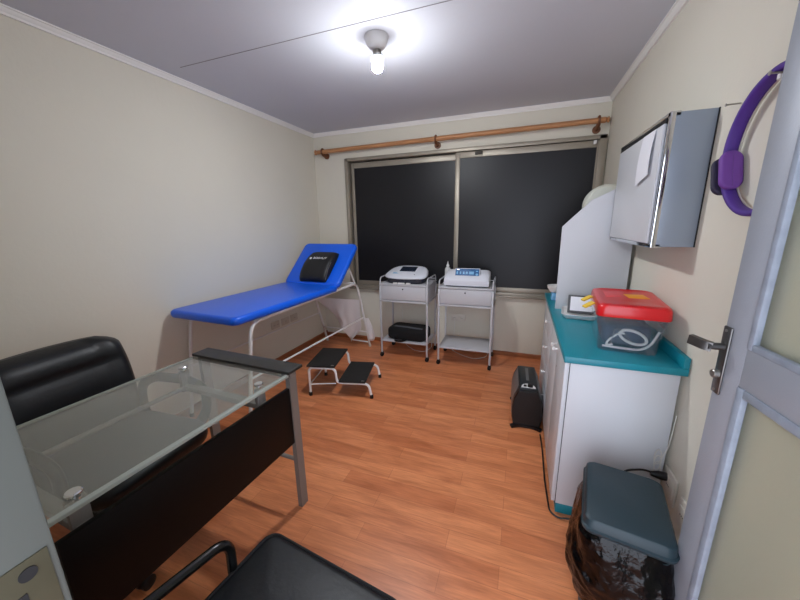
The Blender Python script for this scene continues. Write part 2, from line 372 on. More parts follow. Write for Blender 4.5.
# handle
b = MB(); b.box((DL-0.031, 0.0, 0.955), (DL-0.002, 0.006, 1.135), 0.003)
hp = b.build('handle_plate', handle_m, d)
b = MB(); b.tube([(DL-0.016, 0.0, 1.082), (DL-0.016, 0.040, 1.082)], 0.009, 14)
b.bar(fillet([(DL-0.018, 0.030, 1.080), (DL-0.010, 0.042, 1.082), (DL+0.012, 0.056, 1.086), (DL+0.020, 0.060, 1.087)], 0.01), 0.014, 0.024)
b.build('lever', handle_m, hp)
b = MB(); b.lathe([(0.011, 0), (0.011, 0.016), (0.009, 0.018)], (DL-0.016, 0.0, 1.008), 18, RX(-90)); b.build('lock_cylinder', steel_m, hp)
b = MB(); b.tube([(DL-0.016, 0.0065, 1.125), (DL-0.016, 0.008, 1.125)], 0.004, 10).tube([(DL-0.016, 0.0065, 0.965), (DL-0.016, 0.008, 0.965)], 0.004, 10).build('screw', steel_m, hp)
b = MB(); b.lathe([(0.012, 0), (0.018, 0.01), (0.020, 0.03), (0.016, 0.040), (0.002, 0.043)], (DL-0.012, -DT, 1.005), 18, RX(90)); b.build('turn_knob', outlet_m, d)

# ================================================================ CEILING LAMP
LX, LY = -0.812, 1.90
t = thing('ceiling_lamp', 'bare glowing white bulb in a ribbed cup holder on the ceiling', 'lamp', (LX, LY, ZC))
b = MB(); R = []
for z, r in ((0, 0.066), (-0.006, 0.067), (-0.012, 0.064), (-0.035, 0.056), (-0.055, 0.042), (-0.064, 0.030), (-0.066, 0.022)):
    R.append([Vector(((r+(0.0015 if k % 2 else 0)*(1 if -0.055 < z < -0.01 else 0))*math.cos(2*PI*k/48), (r+(0.0015 if k % 2 else 0))*math.sin(2*PI*k/48), z)) for k in range(48)])
b.rings(R); b.build('lamp_holder', lampw_m, t)
b = MB(); b.lathe([(0.022, -0.064), (0.024, -0.070), (0.021, -0.073), (0.024, -0.077), (0.021, -0.081), (0.022, -0.088)], (0, 0, 0), 24); b.build('socket', steel_m, t)
b = MB(); b.lathe([(0.031, -0.102), (0.032, -0.112), (0.032, -0.135), (0.030, -0.152), (0.025, -0.164), (0.016, -0.172), (0.006, -0.176), (0.001, -0.1765)], (0, 0, 0), 28); b.build('bulb', bulb_m, t)
b = MB(); b.lathe([(0.018, -0.088), (0.024, -0.091), (0.030, -0.097), (0.0325, -0.101), (0.030, -0.103)], (0, 0, 0), 28); b.build('uplight_blocker', lampw_m, t)  # opaque collar added to block the bulb's upward light

# ================================================================ CURTAIN ROD
t = thing('curtain_rod', 'long pine curtain rod above the dark window', 'curtain rod', (-0.85, YB-0.085, 2.19))
def cl(x, y, z): return (x+0.85, y-YB+0.085, z-2.19)
b = MB(); b.tube([cl(-2.19, YB-0.085, 2.182), cl(-0.8, YB-0.085, 2.195), cl(0.590, YB-0.085, 2.203)], 0.022, 18); b.build('rod', wood_m, t)
for x in (-2.265, 0.612):
    sgn = -1 if x < 0 else 1
    b = MB(); Mx = RY(90*sgn)
    b.lathe([(0.012, 0), (0.022, 0.004), (0.014, 0.012), (0.026, 0.024), (0.028, 0.032) if sgn < 0 else (0.022, 0.028), (0.012, 0.036), (0.001, 0.038)], cl(-2.19 if x < 0 else 0.590, YB-0.085, 2.182 if x < 0 else 2.203), 18, Mx)
    b.build('finial', wood_m, t)
for x in (-2.13, -0.845, 0.545):
    b = MB()
    dzb = (x+0.8)*0.008; b.tube([cl(x, YB, 2.150), cl(x, YB-0.012, 2.150)], 0.032, 16)
    b.tube([cl(x, YB-0.005, 2.150), cl(x, YB-0.06, 2.158+dzb), cl(x, YB-0.085, 2.168+dzb)], 0.016, 12)
    pts = [cl(x, YB-0.085+0.030*math.cos(a*PI/10), 2.193+dzb+0.030*math.sin(a*PI/10)) for a in range(20)]
    b.tube(pts, 0.0095, 8, closed=True)
    b.build('bracket', woodd_m, t)

# ================================================================ EXAMINATION COUCH
CX, CY = -1.925, 2.37
t = thing('examination_couch', 'blue vinyl examination couch with raised head and white tube frame', 'examination couch', (CX, CY, 0), math.radians(-2.6))
hx = 0.297; ZR = 0.766
b = MB()
for s_ in (-1, 1):
    b.tube(fillet([(s_*hx, -0.86, 0.01), (s_*hx, -0.745, ZR), (s_*hx, 0.66, ZR+0.028), (s_*hx, 0.90, 0.01)], 0.09, 8), 0.0125, 12)
b.tube([(-hx, -0.70, ZR), (hx, -0.70, ZR)], 0.0125, 10); b.tube([(-hx, 0.25, ZR+0.02), (hx, 0.25, ZR+0.02)], 0.0125, 10); b.tube([(-hx, 0.62, ZR+0.03), (hx, 0.62, ZR+0.03)], 0.0125, 10)
b.build('frame', white_m, t)
for s_ in (-1, 1):
    b = MB(); b.tube([(s_*hx, -0.800, 0.385), (s_*hx, 0.765, 0.385)], 0.008, 8); b.build('side_bar', white_m, t)
b = MB(); b.tube([(-hx, 0.828, 0.20), (hx, 0.828, 0.20)], 0.008, 8); b.build('cross_bar', white_m, t)
b = MB(); b.tube([(0.08, 0.878, 0.06), (hx, 0.878, 0.06)], 0.008, 8).tube([(0.08, 0.878, 0.06), (0.08, 0.83, 0.20)], 0.008, 8); b.build('cross_bar', white_m, t)
b = MB(); b.tube([(-hx, -0.83, 0.20), (hx, -0.83, 0.20)], 0.008, 8); b.build('cross_bar', white_m, t)
for s_ in (-1, 1):
    for y in (-0.8605, 0.9005):
        b = MB(); b.tube([(s_*hx, y, 0.0), (s_*hx, y-0.003 if y > 0 else y+0.004, 0.028)], 0.0155, 12); b.build('foot_cap', hose_m if y > 0 else rubber_m, t)
# flat bed cushion
b = MB(); b.slab(0.638, 1.17, 0.058, (0.016, -0.312, 0.815), r=0.05, e=0.024, n=6); b.build('bed_cushion', blue_m, t, ang=60)
BA = 43.0
Mb = Matrix.Translation((0.018, 0.262, 0.818)) @ RX(BA)
b = MB(); b.slab(0.638, 0.545, 0.058, (0, 0, 0), r=0.05, e=0.024, M=Matrix.Translation((0, 0, 0)))
for v in b.bm.verts: v.co = Mb @ (v.co+Vector((0, 0.272, 0.0)))
b.build('backrest_cushion', blue_m, t, ang=60)
for s_ in (-1, 1):
    b = MB(); b.tube([(s_*(hx-0.02), 0.66, ZR+0.02), (s_*(hx-0.02), 0.52, 1.02)], 0.009, 8); b.build('backrest_strut', white_m, t)
b = MB(); b.tube([(hx, 0.60, ZR+0.04), (hx, 0.645, ZR-0.02), (hx-0.02, 0.67, ZR-0.03)], 0.006, 8); b.build('hinge', chrome_m, t)

# black cushion on the raised head
Mw = Matrix.Translation((CX, CY, 0)) @ RZ(-2.6) @ Mb
t = thing('lumbar_cushion', 'black square cushion with white lettering leaning on the blue couch head', 'cushion', Mw @ Vector((0.025, 0.21, 0.03)))
t.rotation_euler = Mw.to_euler()
b = MB(); NX, NY = 12, 14
top, bot = [], []
hw, hh = 0.158, 0.178
R = []
for j in range(NY+1):
    v = -1+2*j/NY; ring = []
    th = 0.035+0.045*math.cos(v*PI/2)**0.7 if abs(v) < 1 else 0.03
    th = max(th, 0.03)
    e = 1-0.06*abs(v)**6
    for k in range(NX+1): ring.append(Vector((hw*e*(-1+2*k/NX), hh*v, th-(0.022 if k in (0, NX) else 0.006 if k in (1, NX-1) else 0))))
    for k in range(NX, -1, -1): ring.append(Vector((hw*e*(-1+2*k/NX), hh*v, 0.002)))
    R.append(ring)
b.rings(R); b.build('cover', bag2_m if False else mat('black_cushion', (20, 20, 23), 0.5), t, ang=60)
b = MB(); b.tube([(hw*0.99, -hh*0.95, 0.028), (hw*0.99, -hh*0.3, 0.062), (hw*0.99, hh*0.1, 0.064)], 0.0025, 6); b.build('zip', steel_m, t)
lm = mat('white_print', (235, 235, 238), 0.6)
ML = Matrix.Translation((0.005, 0.055, 0.0785)) @ RX(-8)
text_mesh('lettering', 'BODYLIT', 0.038, lm, t, Matrix.Translation((0.012, 0, 0)) @ ML)
b = MB(); b.lathe([(0.012, 0), (0.012, 0.002)], (-0.090, 0.052, 0.0778), 16); b.build('logo_dot', lm, t)

# hanging white sheet under the couch head
t = None
b = MB(); NU, NV = 22, 14
def sheetpt(u, v, off):
    # u along x (left to right), v from top down
    xl = -2.20+0.26*min(1, v*1.25)**0.9; xr = -1.60-0.03*v-(0.10*(v-0.75)/0.25 if v > 0.75 else 0)
    if v > 0.85: pass
    x = xl+(xr-xl)*u
    zb = 0.06+0.30*abs(u-0.72)**0.8*(1 if u < 0.72 else 0.7)
    z = 0.60-(0.60-zb)*v
    y = 3.07+0.10*v+0.014*math.sin(u*9+v*2.2)*(0.4+v)+0.004*math.sin(u*23+v*5)
    return Vector((x, y+off-0.01, z))
R = []
for i in range(NU+1):
    u = i/NU
    R.append([sheetpt(u, j/NV, 0) for j in range(NV+1)]+[sheetpt(u, j/NV, 0.003) for j in range(NV, -1, -1)])
b.rings(R); o = b.build('hanging_sheet', sheet_m, None, ang=80)
tag(rebase(o, (-1.9, 3.1, 0.6)), 'white sheet hanging in a point under the head end of the blue couch', 'sheet')
b = MB(); R = []
for i in range(9):
    u = i/8
    col = [Vector((-1.60-0.03*(1-u)+0.03*j/8+0.075*u*(0.6+0.4*j/8)-0.02, 3.20+0.06*j/8+0.018*math.sin(u*7+j*0.4), 0.36-(0.20+0.10*math.sin(u*PI*0.9))*j/8)) for j in range(9)]
    R.append(col+[p+Vector((0.001, 0.003, 0)) for p in reversed(col)])
b.rings(R); o = b.build('hanging_sheet', sheet_m, None, ang=80)
tag(rebase(o, (-1.6, 3.2, 0.36)), 'small white cloth flap hanging beside the right far leg of the blue couch', 'sheet')

# ================================================================ STEP STOOL
ang = math.atan2(0.117, 0.507)
t = thing('step_stool', 'two-step white tube footstool with black ribbed treads', 'step stool', (-1.584, 2.08, 0), ang)
Wd = 0.372; H1, H2 = 0.262, 0.135
b_all = []
for v in (0.0, Wd):
    b = MB(); b.tube(fillet([(0.0, v, 0.012), (0.0, v, H1-0.012), (0.225, v, H1-0.012), (0.235, v, H2-0.010), (0.50, v, H2-0.010), (0.522, v, 0.012)], 0.04, 6), 0.0105, 12)
    b.build('side_tube', white_m, t)
b = MB()
for u, z in ((0.0, 0.10),): b.tube([(u, 0, z), (u, Wd, z)], 0.005, 8)
b.tube([(0, 0, 0.10), (0.224, 0, 0.118)], 0.005, 8); b.build('brace', white_m, t)
for u0, u1, h in ((-0.015, 0.225, H1), (0.25, 0.475, H2)):
    b = MB(); b.box((u0, -0.012, h-0.004), (u1, Wd+0.012, h+0.012), 0.004); tr = b.build('tread', grip_m, t)
    b = MB(); b.box((u1-0.035, 0.0, h+0.012), (u1-0.01, 0.008, h+0.0135)); b.build('tread_tag', steel_m, tr)
for u in (0.0, 0.522):
    for v in (0, Wd):
        b = MB(); b.lathe([(0.0145, 0), (0.0145, 0.028), (0.011, 0.032)], (u, v, 0), 14); b.build('rubber_foot', rubber_m, t)

# ================================================================ TROLLEYS
def trolley(label, x, y, wd, dp, rz):
    t = thing('instrument_trolley', label, 'trolley', (x, y, 0), rz, 'white drawer trolleys under the window')
    hw = wd/2; L = 0.778
    for sx in (-1, 1):
        for yy in (0, dp):
            b = MB(); b.box((sx*hw-0.009, yy-0.009, 0.05), (sx*hw+0.009, yy+0.009, L), 0.003); b.build('leg', cartw_m, t)
            c = MB(); c.lathe([(0.023, -0.010), (0.026, -0.006), (0.026, 0.006), (0.023, 0.010)], (sx*hw, yy, 0.026), 18, RY(90)@RX(20)); w_ = c.build('caster', rubber_m, t)
            c = MB(); c.box((sx*hw-0.013, yy-0.010, 0.030), (sx*hw+0.013, yy+0.012, 0.054), 0.004); c.build('caster_fork', black_m, w_)
    b = MB(); b.box((-hw, 0, 0.175), (hw, dp, 0.192), 0.003); b.build('lower_shelf', cartw_m, t)
    b = MB(); b.box((-hw, 0.01, 0.615), (hw, dp, 0.793), 0.003).box((-hw-0.009, -0.009, 0.612), (hw+0.009, dp+0.009, 0.63), 0.003); b.build('drawer_box', cartw_m, t)
    b = MB(); b.box((-hw+0.012, -0.008, 0.638), (hw-0.012, 0.012, 0.780), 0.003); dr = b.build('drawer', cartw_m, t)
    b = MB(); b.lathe([(0.007, 0), (0.007, 0.006)], (0.0, -0.008, 0.752), 14, RX(90)); b.build('lock', blackm_m, dr)
    b = MB(); b.box((-hw-0.009, -0.009, 0.786), (hw+0.009, dp+0.009, 0.800), 0.003); b.build('top', cartw_m, t)
    for sx in (-1, 1):
        b = MB(); b.tube(fillet([(sx*hw, 0.0, 0.790), (sx*hw, 0.012, 0.862), (sx*hw, dp-0.01, 0.862), (sx*hw, dp, 0.790)], 0.035, 6), 0.006, 10); b.build('guard_rail', cartw_m, t)
    b = MB(); b.tube(fillet([(-hw, dp, 0.818), (hw, dp, 0.818)], 0.02), 0.005, 8); b.build('guard_rail', cartw_m, t)
    return t
trolley('white drawer trolley with a black bag on its lower shelf, nearer the couch', -1.085, 3.03, 0.50, 0.345, 0.0)
trolley('white drawer trolley with an empty lower shelf, nearer the cabinet', -0.462, 3.02, 0.50, 0.36, 0.02)

# device on first trolley: rounded console with tilted screen
t = thing('therapy_console', 'rounded white console with dark screen on the left trolley', 'medical device', (-1.088, 3.20, 0.800))
b = MB(); b.slab(0.39, 0.30, 0.060, (0, 0, 0.034), r=0.08, e=0.012); b.build('base', devbase_m, t)
b = MB(); R = []
def eggring(w, d, z0, z1):
    out = []
    for k in range(40):
        a = 2*PI*k/40; c, s_ = math.cos(a), math.sin(a); e = 0.62
        x = w*math.copysign(abs(c)**e, c); y = d*math.copysign(abs(s_)**e, s_); out.append(Vector((x*(1-0.12*(y/d)), y, z0+(z1-z0)*(y+d)/(2*d))))
    return out
for w_, d_, a_, c_ in ((0.205, 0.150, 0.048, 0.085), (0.216, 0.158, 0.054, 0.100), (0.216, 0.158, 0.062, 0.130), (0.205, 0.148, 0.070, 0.149), (0.170, 0.120, 0.082, 0.154), (0.10, 0.08, 0.097, 0.145), (0.002, 0.002, 0.121, 0.121)):
    R.append(eggring(w_, d_, a_, c_))
b.rings(R); b.build('shell', device_m, t, ang=60)
Ms = Matrix.Translation((0.0, 0.015, 0.1225)) @ RX(17)
b = MB(); b.box((-0.085, -0.045, 0), (0.085, 0.07, 0.006), 0.002, M=Ms); b.build('screen', screen_m, t)
b = MB(); b.box((-0.14, -0.10, -0.001), (-0.04, -0.075, 0.003), 0.001, M=Ms); b.build('label_strip', lightblue_m, t)
b = MB(); b.lathe([(0.006, 0), (0.006, 0.004)], (0.10, -0.095, 0.090), 12); b.build('button', black_m, t)
for i, x in enumerate((-0.085, -0.02, 0.055)):
    b = MB(); b.slab(0.045 if i != 1 else 0.07, 0.02, 0.014, (x, -0.158, 0.008), r=0.006, e=0.004); o = b.build('lead_connector', white_m, t)
# device on second trolley
t = thing('therapy_console', 'white console with blue lettered control panel on the right trolley', 'medical device', (-0.462, 3.17, 0.800), 0.02)
b = MB(); b.slab(0.40, 0.25, 0.012, (0, 0.0, 0.008), r=0.04, e=0.004); b.build('base', devbase_m, t)
pr = [(-0.125, 0.012), (-0.132, 0.03), (-0.130, 0.065), (-0.090, 0.105), (0.03, 0.148), (0.09, 0.140), (0.125, 0.10), (0.125, 0.012)]
b = MB(); R = []
for x, sc in ((-0.212, 0.86), (-0.205, 0.93), (-0.19, 0.97), (-0.16, 1.0), (0.16, 1.0), (0.185, 0.97), (0.20, 0.90), (0.207, 0.82)):
    R.append([Vector((x, y*(0.9+0.1*sc), 0.012+(z-0.012)*sc)) for y, z in pr])
b.rings(R); b.build('shell', device_m, t, ang=40)
Mp = Matrix.Translation((0.000, -0.070, 0.128)) @ RX(62)
b = MB(); b.box((-0.118, -0.048, -0.020), (0.118, 0.048, 0.004), 0.004, M=Mp); b.build('panel_bezel', device_m, t)
b = MB(); b.box((-0.111, -0.041, 0.002), (0.111, 0.041, 0.0055), 0.001, M=Mp); pn = b.build('control_panel', bluepanel_m, t)
b = MB()
for i in range(4): b.box((-0.100+i*0.03, -0.012, 0.0055), (-0.086+i*0.03, 0.012, 0.007), 0.001, M=Mp)
b.build('dial_marks', lightblue_m, pn)
b = MB(); b.box((0.018, -0.014, 0.0055), (0.062, 0.014, 0.007), 0.001, M=Mp); b.build('display', lightblue_m, pn)
b = MB(); b.box((0.080, 0.012, 0.0055), (0.100, 0.022, 0.007), 0.001, M=Mp).lathe([(0.012, 0.0055), (0.012, 0.008)], (0, 0, 0), 14, Mp @ Matrix.Translation((0.09, -0.015, 0))); b.build('knob', lightblue_m, pn)
b = MB(); b.box((-0.10, 0.028, 0.0055), (-0.075, 0.034, 0.0062), 0, M=Mp); b.build('panel_print', white_m, pn)
# bottle
t = thing('squeeze_bottle', 'small white squeeze bottle behind the right trolley console', 'bottle', (-0.695, 3.325, 0.800))
b = MB(); b.lathe([(0.022, 0), (0.029, 0.004), (0.029, 0.125), (0.024, 0.142), (0.012, 0.150), (0.012, 0.158)]); b.build('body', bottle_m, t)
b = MB(); b.lathe([(0.015, 0.155), (0.015, 0.170), (0.007, 0.182), (0.003, 0.210), (0.001, 0.211)]); b.build('nozzle', bottle_m, t)
# black bag on lower shelf
t = thing('equipment_bag', 'black padded fabric bag on the left trolley lower shelf', 'bag', (-1.075, 3.185, 0.192), math.radians(-3))
b = MB(); b.slab(0.43, 0.27, 0.125, (0, 0, 0.0625), r=0.07, e=0.035); b.build('body', bag2_m, t, ang=60)
b = MB(); b.bar(fillet([(-0.15, -0.04, 0.126), (-0.02, -0.06, 0.134), (0.17, -0.06, 0.126)], 0.05), 0.035, 0.006); b.build('top_strap', fabgrey_m, t)
b = MB(); b.bar(fillet([(-0.10, -0.135, 0.05), (-0.11, -0.165, 0.004), (-0.02, -0.158, 0.004), (0.03, -0.142, 0.03)], 0.03), 0.006, 0.022); b.build('handle', bag2_m, t)

# ================================================================ wall sockets
def socket(label, loc, rz, w, h, mt, mods=2):
    t = thing('wall_socket', label, 'socket', loc, rz)
    b = MB(); b.box((-w/2, -0.009, -h/2), (w/2, 0, h/2), 0.003); p = b.build('cover_plate', mt, t)
    for i in range(mods):
        x = (i-(mods-1)/2)*w/mods
        b = MB(); b.box((x-w/mods*0.36, -0.012, -h*0.30), (x+w/mods*0.36, -0.008, h*0.30), 0.002); q = b.build('module', mt, t)
        b = MB()
        for k in (-1, 0, 1): b.lathe([(0.0026, 0), (0.0026, 0.0006)], (x+k*0.010, -0.012, 0), 8, RX(90))
        b.build('socket_holes', blackm_m, q)
    return t
socket('cream double wall socket below the window between the two trolleys', (-0.595, YB, 0.375), 0, 0.155, 0.075, outlet_m)
for i, (y, lab) in enumerate(((2.54, 'wall-painted socket plate nearest the camera of three under the couch'), (2.69, 'wall-painted socket plate in the middle of three under the couch'), (2.835, 'wall-painted socket plate farthest of three under the couch'))):
    socket(lab, (XL, y, 0.412), PI/2, 0.115, 0.075, outletw_m, 1 if i else 2)
s_a = socket('white wall socket beside the teal cabinet with a black plug', (XR, 1.445, 0.325), -PI/2, 0.115, 0.12, outlet_m, 1)
s_b = socket('white double wall socket behind the waste bin', (XR, 1.27, 0.305), -PI/2, 0.15, 0.12, outlet_m, 2)

# cables under trolleys
def cord(name, label, pts, r, m, group=None, fr=0.05):
    b = MB(); b.tube(fillet(pts, fr, 8), r, 8); o = b.build(name, m); tag(rebase(o, pts[0]), label, 'cable', group); return o
cord('power_cable', 'grey cable looping on the floor behind the right trolley', [(-0.63, 3.445, 0.36), (-0.635, 3.43, 0.2), (-0.66, 3.42, 0.005), (-0.52, 3.30, 0.005), (-0.38, 3.24, 0.005), (-0.26, 3.34, 0.005), (-0.24, 3.43, 0.20), (-0.27, 3.43, 0.45), (-0.31, 3.42, 0.62)], 0.003, hose_m)
cord('power_cable', 'grey cable hanging and looping behind the left trolley', [(-1.24, 3.43, 0.62), (-1.245, 3.435, 0.3), (-1.20, 3.42, 0.005), (-1.05, 3.28, 0.005), (-0.93, 3.27, 0.005), (-0.88, 3.42, 0.01), (-0.93, 3.43, 0.3), (-0.95, 3.43, 0.62)], 0.003, hose_m)

# ================================================================ SPACE HEATER
t = thing('portable_heater', 'black and silver portable heater standing beside the cabinet doors', 'heater', (0.106, 2.36, 0), 0.03)
y0, y1 = -0.20, 0.22
def hp(z): # half width profile
    return [(0.03, 0.088), (0.08, 0.098), (0.16, 0.098), (0.22, 0.088), (0.265, 0.068), (0.285, 0.060)]
b = MB(); ol = [(w_, z) for z, w_ in hp(0)]+[(-w_, z) for z, w_ in reversed(hp(0))]
R = []
for y, sc in ((y0, 0.94), (y0+0.012, 1.0), (y1-0.012, 1.0), (y1, 0.94)): R.append([Vector((x*sc, y, 0.155+(z-0.155)*sc)) for x, z in ol])
b.rings(R); b.build('housing', black_m, t, ang=25)
for sx in (-1, 1):
    b = MB(); pts = [Vector((sx*(w_+0.002), 0, z)) for z, w_ in hp(0)]
    R = []
    for y in (y0+0.06, y1-0.04): R.append([Vector((p.x, y, p.z)) for p in pts]+[Vector((p.x-sx*0.006, y, p.z)) for p in reversed(pts)])
    b.rings(R); b.build('side_panel', silver_m, t)
b = MB(); b.box((-0.055, y0+0.02, 0.282), (0.055, y1-0.02, 0.292), 0.004); b.build('top_panel', mat('heater_top', (44, 47, 48), 0.4), t)
b = MB(); b.box((-0.010, y0+0.15, 0.292), (0.010, y1-0.06, 0.2935), 0.0005); b.build('vent_print', silver_m, t)
b = MB(); R = []
pts = [Vector((0.046*math.cos(a*PI/16), y0+0.035+0.060*math.sin(a*PI/16), 0.292)) for a in range(17)]
b.rings([pts, [p+Vector((0, 0, 0.003)) for p in pts]]); dl = b.build('dial_plate', white_m, t)
b = MB(); b.lathe([(0.018, 0), (0.017, 0.014), (0.012, 0.016)], (0.012, y0+0.055, 0.295), 18).box((-0.032, y0+0.042, 0.295), (-0.012, y0+0.062, 0.303), 0.003); b.build('dial', black_m, dl)
for y in (y0+0.015, y1-0.03):
    b = MB(); b.bar(fillet([(-0.100, y-0.02, 0.008), (-0.05, y, 0.016), (0.05, y, 0.016), (0.098, y-0.02, 0.008)], 0.03), 0.03, 0.016); b.build('foot', black_m, t)
b = MB(); b.box((-0.088, y0+0.01, 0.016), (0.088, y1-0.01, 0.034), 0.004); b.build('skid', black_m, t)
b = MB()
for k in range(9): b.box((-0.07, y0+0.0008, 0.06+k*0.021), (0.07, y0+0.004, 0.067+k*0.021), 0)
b.build('front_grille', blackm_m, t)

# ================================================================ CABINET
KX0, KX1, KY0, KY1, KZ = 0.238, 0.632, 1.50, 2.80, 0.800
t = thing('storage_cabinet', 'low white laminate cabinet with drawers, doors and teal plinth along the right wall', 'cabinet', (0.43, 2.15, 0))
def kl(x, y, z): return (x-0.43, y-2.15, z)
def kbox(mb, x0, x1, y0, y1, z0, z1, bev=0.001): return mb.box(kl(x0, y0, z0), kl(x1, y1, z1), bev)
b = MB(); kbox(b, KX0, KX1, KY0, KY1, 0.055, KZ); b.build('carcass', lam_m, t)
b = MB(); kbox(b, KX0+0.002, KX1, KY0+0.002, KY1, 0.0, 0.055); b.build('plinth', teal_m, t)
b = MB(); kbox(b, KX0-0.0035, KX0, KY0+0.004, KY1-0.01, 0.06, KZ-0.004, 0); b.build('front_gap', lamd_m, t)
def knob(parent, y, z):
    b = MB(); b.lathe([(0.005, 0), (0.005, 0.014), (0.011, 0.018), (0.013, 0.024), (0.010, 0.029), (0.001, 0.030)], kl(KX0-0.020, y, z), 14, RY(-90)); b.build('knob', white_m, parent)
for y0, y1, ky in ((1.502, 1.828, 1.795), (1.832, 2.155, 1.865)):
    b = MB(); kbox(b, KX0-0.021, KX0-0.003, y0, y1, 0.062, KZ-0.006); dd = b.build('door', lam_m, t); knob(dd, ky, 0.742)
    if y0 < 1.6:
        b = MB(); b.lathe([(0.005, 0), (0.005, 0.002)], kl(KX0-0.021, 1.77, 0.655), 10, RY(-90)); b.build('keyhole', steel_m, dd)
for i, (z0, z1) in enumerate(((0.062, 0.240), (0.243, 0.425), (0.428, 0.612), (0.615, 0.794))):
    b = MB(); kbox(b, KX0-0.021, KX0-0.003, 2.16, 2.795, z0, z1); dd = b.build('drawer', lam_m, t); knob(dd, 2.36, (z0+z1)/2+0.02)
# worktop
t = thing('worktop', 'teal laminate worktop with raised back edge on the white cabinet', 'worktop', (0.43, 2.15, KZ))
b = MB(); b.box((0.208-0.43, 1.470-2.15, 0), (0.643-0.43, 2.84-2.15, 0.030), 0.004); b.build('top', teal_m, t)
b = MB(); b.box((0.622-0.43, 1.472-2.15, 0.028), (0.643-0.43, 2.84-2.15, 0.075), 0.004); b.build('upstand', teal_m, t)
TZ = KZ+0.030

# ---------------------------------------------------------------- clear storage box, red lid
t = thing('storage_box', 'clear plastic storage box with red lid on the teal worktop', 'storage box', (0.483, 1.775, TZ), math.radians(-6))
def rrect(w, d, r, z, n=5):
    out = []
    for cx, cy, a0 in ((1, 1, 0), (-1, 1, 90), (-1, -1, 180), (1, -1, 270)):
        for k in range(n+1):
            a = math.radians(a0+90*k/n); out.append(Vector((cx*(w/2-r)+r*math.cos(a), cy*(d/2-r)+r*math.sin(a), z)))
    return out
b = MB()
R = [rrect(0.215, 0.375, 0.02, 0.001), rrect(0.222, 0.382, 0.022, 0.008), rrect(0.242, 0.396, 0.025, 0.118), rrect(0.252, 0.402, 0.025, 0.122), rrect(0.262, 0.408, 0.026, 0.178),
     rrect(0.256, 0.402, 0.025, 0.178), rrect(0.246, 0.396, 0.024, 0.124), rrect(0.236, 0.390, 0.024, 0.120), rrect(0.216, 0.376, 0.02, 0.011), rrect(0.209, 0.369, 0.018, 0.005)]
b.rings(R); b.build('tub', clearbox_m, t, ang=40)
b = MB(); R = [rrect(0.267, 0.412, 0.03, 0.160), rrect(0.270, 0.416, 0.032, 0.164), rrect(0.266, 0.414, 0.032, 0.198), rrect(0.258, 0.404, 0.034, 0.210), rrect(0.228, 0.370, 0.034, 0.216), rrect(0.216, 0.358, 0.034, 0.213), rrect(0.10, 0.2, 0.03, 0.215), rrect(0.002, 0.002, 0.0005, 0.216)]
R = [[p+Vector((0.004, 0, 0)) for p in q] for q in R]
b.rings(R); ld = b.build('lid', red_m, t, ang=45)
b = MB(); b.box((0.0, -0.04, 0.2145), (0.082, 0.05, 0.2165), 0.0005, M=RZ(8)); b.build('lid_label', label_m, ld)
b = MB(); b.box((-0.085, -0.03, 0.2142), (-0.005, 0.11, 0.2155), 0.0005); b.build('lid_label', pinklabel_m, ld)
for y in (-0.06, 0.085):
    b = MB(); b.bar([(-0.124, y, 0.180), (-0.138, y, 0.188), (-0.15, y-0.012, 0.182), (-0.175, y-0.025, 0.168)], 0.028, 0.007); b.build('clip', yellow_m, t)
# contents
t2 = thing('blood_pressure_cuff', 'dark folded cuff with grey tubing inside the clear box', 'cuff', (0.483, 1.775, TZ+0.006), math.radians(-6))
b = MB(); b.slab(0.185, 0.31, 0.10, (0.0, 0.014, 0.056), r=0.035, e=0.025, puff=0.02); b.build('cuff', navy_m, t2)
b = MB(); b.tube(fillet([(-0.06, -0.158, 0.02), (-0.05, -0.155, 0.105), (0.0, -0.155, 0.06), (0.03, -0.158, 0.02)], 0.05), 0.004, 8); b.build('tubing', fabgrey_m, t2)
t2 = thing('coiled_hose', 'white hose coiled inside the clear box', 'hose', (0.483, 1.775, TZ+0.006), math.radians(-6))
b = MB()
b.tube(fillet([(-0.092, -0.172, 0.012), (-0.02, -0.174, 0.010), (0.05, -0.174, 0.010), (0.085, -0.174, 0.04), (0.105, -0.176, 0.100)], 0.05, 8), 0.005, 10)
pts = [Vector((0.020+0.050*math.cos(a*PI/12), -0.158+0.008*math.sin(a*PI/12), 0.060+0.026*math.sin(a*PI/12)-0.012*math.cos(a*PI/12))) for a in range(24)]
b.tube(pts, 0.006, 8, closed=True)
pts = [Vector((-0.045+0.03*math.cos(a*PI/12), -0.162+0.006*math.sin(a*PI/12), 0.045+0.03*math.sin(a*PI/12+1))) for a in range(18)]
b.tube(pts, 0.0045, 8)
b.build('hose', hose_m, t2)
t2.children[0].name = 'hose'
# white tray + framed card
b = MB(); R = [rrect(0.235, 0.19, 0.02, 0.0), rrect(0.250, 0.205, 0.025, 0.006), rrect(0.275, 0.23, 0.03, 0.028), rrect(0.270, 0.225, 0.03, 0.029), rrect(0.243, 0.198, 0.024, 0.010), rrect(0.002, 0.002, 0.0005, 0.009)]
b.rings(R); o = b.build('tray', white_m); tag(o, 'shallow white tray on the teal worktop beside the red-lidded box', 'tray'); o.location = (0.400, 2.175, TZ); o.rotation_euler = (0, 0, -0.12)
t = thing('framed_card', 'white card in a dark grey frame lying tilted in the white tray', 'frame', (0.385, 2.165, TZ+0.012), -0.12)
Mc = Matrix.Translation((0, 0.0, 0.020)) @ RX(48)
b = MB(); b.box((-0.092, -0.020, 0), (0.092, 0.105, 0.010), 0.004, M=Mc); fr = b.build('frame', mat('grey_frame', (70, 72, 76), 0.5), t)
b = MB(); b.box((-0.078, -0.006, 0.009), (0.078, 0.092, 0.0115), 0.001, M=Mc); cd = b.build('card', paper_m, t)
